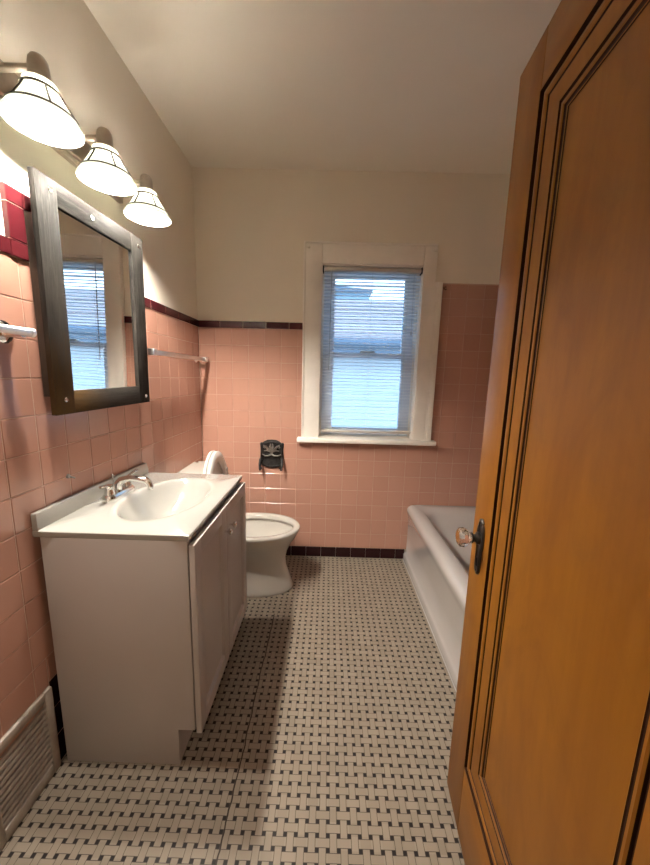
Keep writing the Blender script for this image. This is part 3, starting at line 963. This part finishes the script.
def frame_sweep(prof, name, mats, parent):
    """mitred moulding: prof = list of (inset, depth, material index of the strip that follows)"""
    m = MB(DT)
    rings_ = []
    for s, d, _ in prof:
        rings_.append([(ou0 + s, d, oz0 + s), (ou1 - s, d, oz0 + s), (ou1 - s, d, oz1 - s), (ou0 + s, d, oz1 - s)])
    for i in range(len(prof) - 1):
        a, b = rings_[i], rings_[i + 1]
        for k in range(4):
            q = (k + 1) % 4
            m.add([a[k], a[q], b[q], b[k]], [(0, 1, 2, 3)], prof[i][2])
    return m.build(name, mats, parent, smooth=False)
GM = [M['wood'], M['groove']]
frame_sweep([(0, .0005, 1), (.0005, -.0072, 1), (.0045, -.0072, 1), (.006, -.005, 0), (.010, -.003, 0), (.015, -.0025, 0), (.0195, -.004, 0), (.0215, -.006, 1), (.0225, -.0085, 1), (.0245, -.0085, 1), (.026, -.007, 0)], 'outer_moulding', GM, dr)
frame_sweep([(.026, -.007, 0), (.030, -.0072, 0), (.045, -.0088, 0), (.060, -.0108, 0)], 'sloped_band', GM, dr)
frame_sweep([(.060, -.0108, 1), (.0615, -.0150, 1), (.0665, -.0150, 1), (.068, -.0115, 0), (.071, -.0095, 0), (.0755, -.0100, 0), (.0775, -.012, 1), (.079, -.0150, 1), (.0835, -.0150, 1), (.085, -.0135, 0), (.0865, -.0140, 1), (.088, -.0172, 1), (.0925, -.0172, 0)], 'inner_moulding', GM, dr)
MB(DT).box(ou0 + .086, ou1 - .086, -.030, -.0160, oz0 + .086, oz1 - .086).build('panel', M['wood'], dr, smooth=False)
MB(DT).box(ou0 - .001, ou1 + .001, -.036, -.0305, oz0 - .001, oz1 + .001).build('back_panel', M['wood'], dr, smooth=False)
# long escutcheon with a rosette and a faceted glass knob
KU, KZ = .062, .894
def lock():
    m = MB(DT)
    half = [(0, .949), (.010, .946), (.014, .941), (.013, .937), (.019, .930), (.023, .915), (.024, .895), (.022, .875), (.017, .862), (.0155, .84), (.0155, .81), (.014, .803), (.008, .794), (0, .790)]
    pts = [(KU + x, z) for x, z in half] + [(KU - x, z) for x, z in half[-2:0:-1]]
    def sc(k, d): return [(KU + (x - KU) * k, d, .87 + (z - .87) * (1 - (1 - k) * .25)) for x, z in pts]
    m.rings([sc(1, -.001), sc(1, .003), sc(.85, .006), sc(.6, .0065), sc(.45, .0045)], True, True, True)
    p = m.build('escutcheon', M['bronze'], dr)
    m = MB(DT)
    m.box(KU - .003, KU + .003, .0045, .0065, .815, .838, .001)
    m.build('keyhole', M['dark'], p)
    m = MB(DT)
    R = [[(KU + r * cos(2 * PI * j / 20), h, KZ + r * sin(2 * PI * j / 20)) for j in range(20)] for r, h in [(.017, .005), (.0165, .012), (.011, .015), (.0095, .019), (.013, .022), (.0145, .024), (.0145, .027)]]
    m.rings(R, True, True, True)
    m.build('knob_shank', M['bronze'], dr)
    m = MB(DT)
    R = [[(KU + r * cos(2 * PI * (j + .5) / 12), h, KZ + r * sin(2 * PI * (j + .5) / 12)) for j in range(12)] for r, h in [(.0115, .0272), (.0135, .030), (.0225, .038), (.0265, .047), (.0255, .055), (.018, .061), (.015, .0615)]]
    m.rings(R, True, True, True)
    m.build('knob', M['crystal'], dr, smooth=False)
lock()
for z in (.25, 1.0, 1.75):
    m = MB(DT).box(DW - .001, DW + .003, -.036, -.002, z, z + .09)
    m.tube([(DW + .004, .004, z - .004), (DW + .004, .004, z + .094)], .006, 10)
    m.build('hinge', M['bronze'], dr)

# ------------------------------------------------------------------ wall vent
vn = thing('wall_vent', 'scuffed cream louvred air grille low on the wall beside the vanity', 'vent', (0, -1.488, 0))
m = MB()
va0, va1 = -1.600, -1.377
m.box(-TH, .010, va0, va0 + .028, .002, .306, .004); m.box(-TH, .010, va1 - .028, va1, .002, .306, .004)
m.box(-TH, .010, va0 + .028, va1 - .028, .276, .306, .004); m.box(-TH, .010, va0 + .028, va1 - .028, .002, .044, .004)
m.build('frame', M['ventpaint'], vn)
m = MB()
z = .050
while z < .262:
    m.prism([(-.0055, z + .010), (.0055, z), (.0075, z + .002), (.0075, z + .0135), (.006, z + .0145), (-.0055, z + .0145)], 'Y', va0 + .028, va1 - .028)
    z += .0212
m.build('louvers', M['ventpaint'], vn, smooth=False)
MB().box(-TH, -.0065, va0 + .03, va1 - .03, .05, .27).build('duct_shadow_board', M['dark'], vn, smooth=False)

# ------------------------------------------------------------------ hallway behind the camera (closes the room off)
hy0, hy1 = YE - 1.6, YE - .12
structure(MB().box(-.6, 2.8, hy0, hy1 - .01, -.08, -.002).build('floor_hall', M['hallfloor'], smooth=False))
structure(MB().box(-.6, 2.8, hy0 - .1, hy1 + .001, H, H + .1).build('ceiling_hall', M['hallpaint'], smooth=False))
structure(MB().box(-.6, 2.8, hy0 - .1, hy0, -.08, H).build('wall_hall', M['hallpaint'], smooth=False))
structure(MB().box(-.7, -.6, hy0 - .1, hy1 + .1, -.08, H).build('wall_hall_left', M['hallpaint'], smooth=False))
structure(MB().box(2.8, 2.9, hy0 - .1, hy1 + .1, -.08, H).build('wall_hall_right', M['hallpaint'], smooth=False))
structure(MB().box(-.6, -.02, hy1 + .001, hy1 + .1, -.08, H).box(W + .02, 2.8, hy1 + .001, hy1 + .1, -.08, H).build('wall_hall_front', M['hallpaint'], smooth=False))
hl = bpy.data.lights.new('hall_fill', 'AREA'); hl.energy = 4; hl.size = .5; hl.color = (1, .90, .76)  # unseen area light, added as weak fill from the hallway
ho = bpy.data.objects.new('hall_fill', hl); COL.objects.link(ho); ho.location = (1.0, YE - .95, H - .02)

# ------------------------------------------------------------------ daylight
w = bpy.data.worlds.new('overcast_sky'); bpy.context.scene.world = w
w.use_nodes = True
nt = w.node_tree
bg = nt.nodes['Background']
tc = N(nt, 'ShaderNodeTexCoord'); sx = N(nt, 'ShaderNodeSeparateXYZ')
nt.links.new(tc.outputs['Generated'], sx.inputs[0])
nt.links.new(ramp(nt, sx.outputs[2], [(.0, (.60, .80, 1.0)), (.6, (.36, .63, 1.0))]), bg.inputs[0])
bg.inputs[1].default_value = 2.2

# ------------------------------------------------------------------ camera (solved from the photograph's perspective)
cam = bpy.data.cameras.new('camera')
co = bpy.data.objects.new('camera', cam); COL.objects.link(co)
cam.sensor_fit = 'HORIZONTAL'; cam.sensor_width = 36
cam.lens = 337.148 * 36 / 650
cam.clip_start = .01
R3 = Vector((0.99959373, 0.011993, 0.02585611)); U3 = Vector((-0.02746367, 0.16264005, 0.98630318)); F3 = Vector((-0.00762349, 0.98661258, -0.16290334))
co.matrix_world = Matrix(((R3.x, U3.x, -F3.x, .87229), (R3.y, U3.y, -F3.y, -2.30372), (R3.z, U3.z, -F3.z, 1.30816), (0, 0, 0, 1)))
sc = bpy.context.scene
sc.camera = co
sc.view_settings.view_transform = 'Standard'
sc.view_settings.look = 'None'
sc.view_settings.exposure = 1.3
sc.view_settings.gamma = 1.0
sc.view_settings.use_curve_mapping = False
sc.cycles.max_bounces = 10
sc.cycles.diffuse_bounces = 6
sc.cycles.sample_clamp_indirect = 6
for o in bpy.data.objects:
    if '_o' in o: del o['_o']
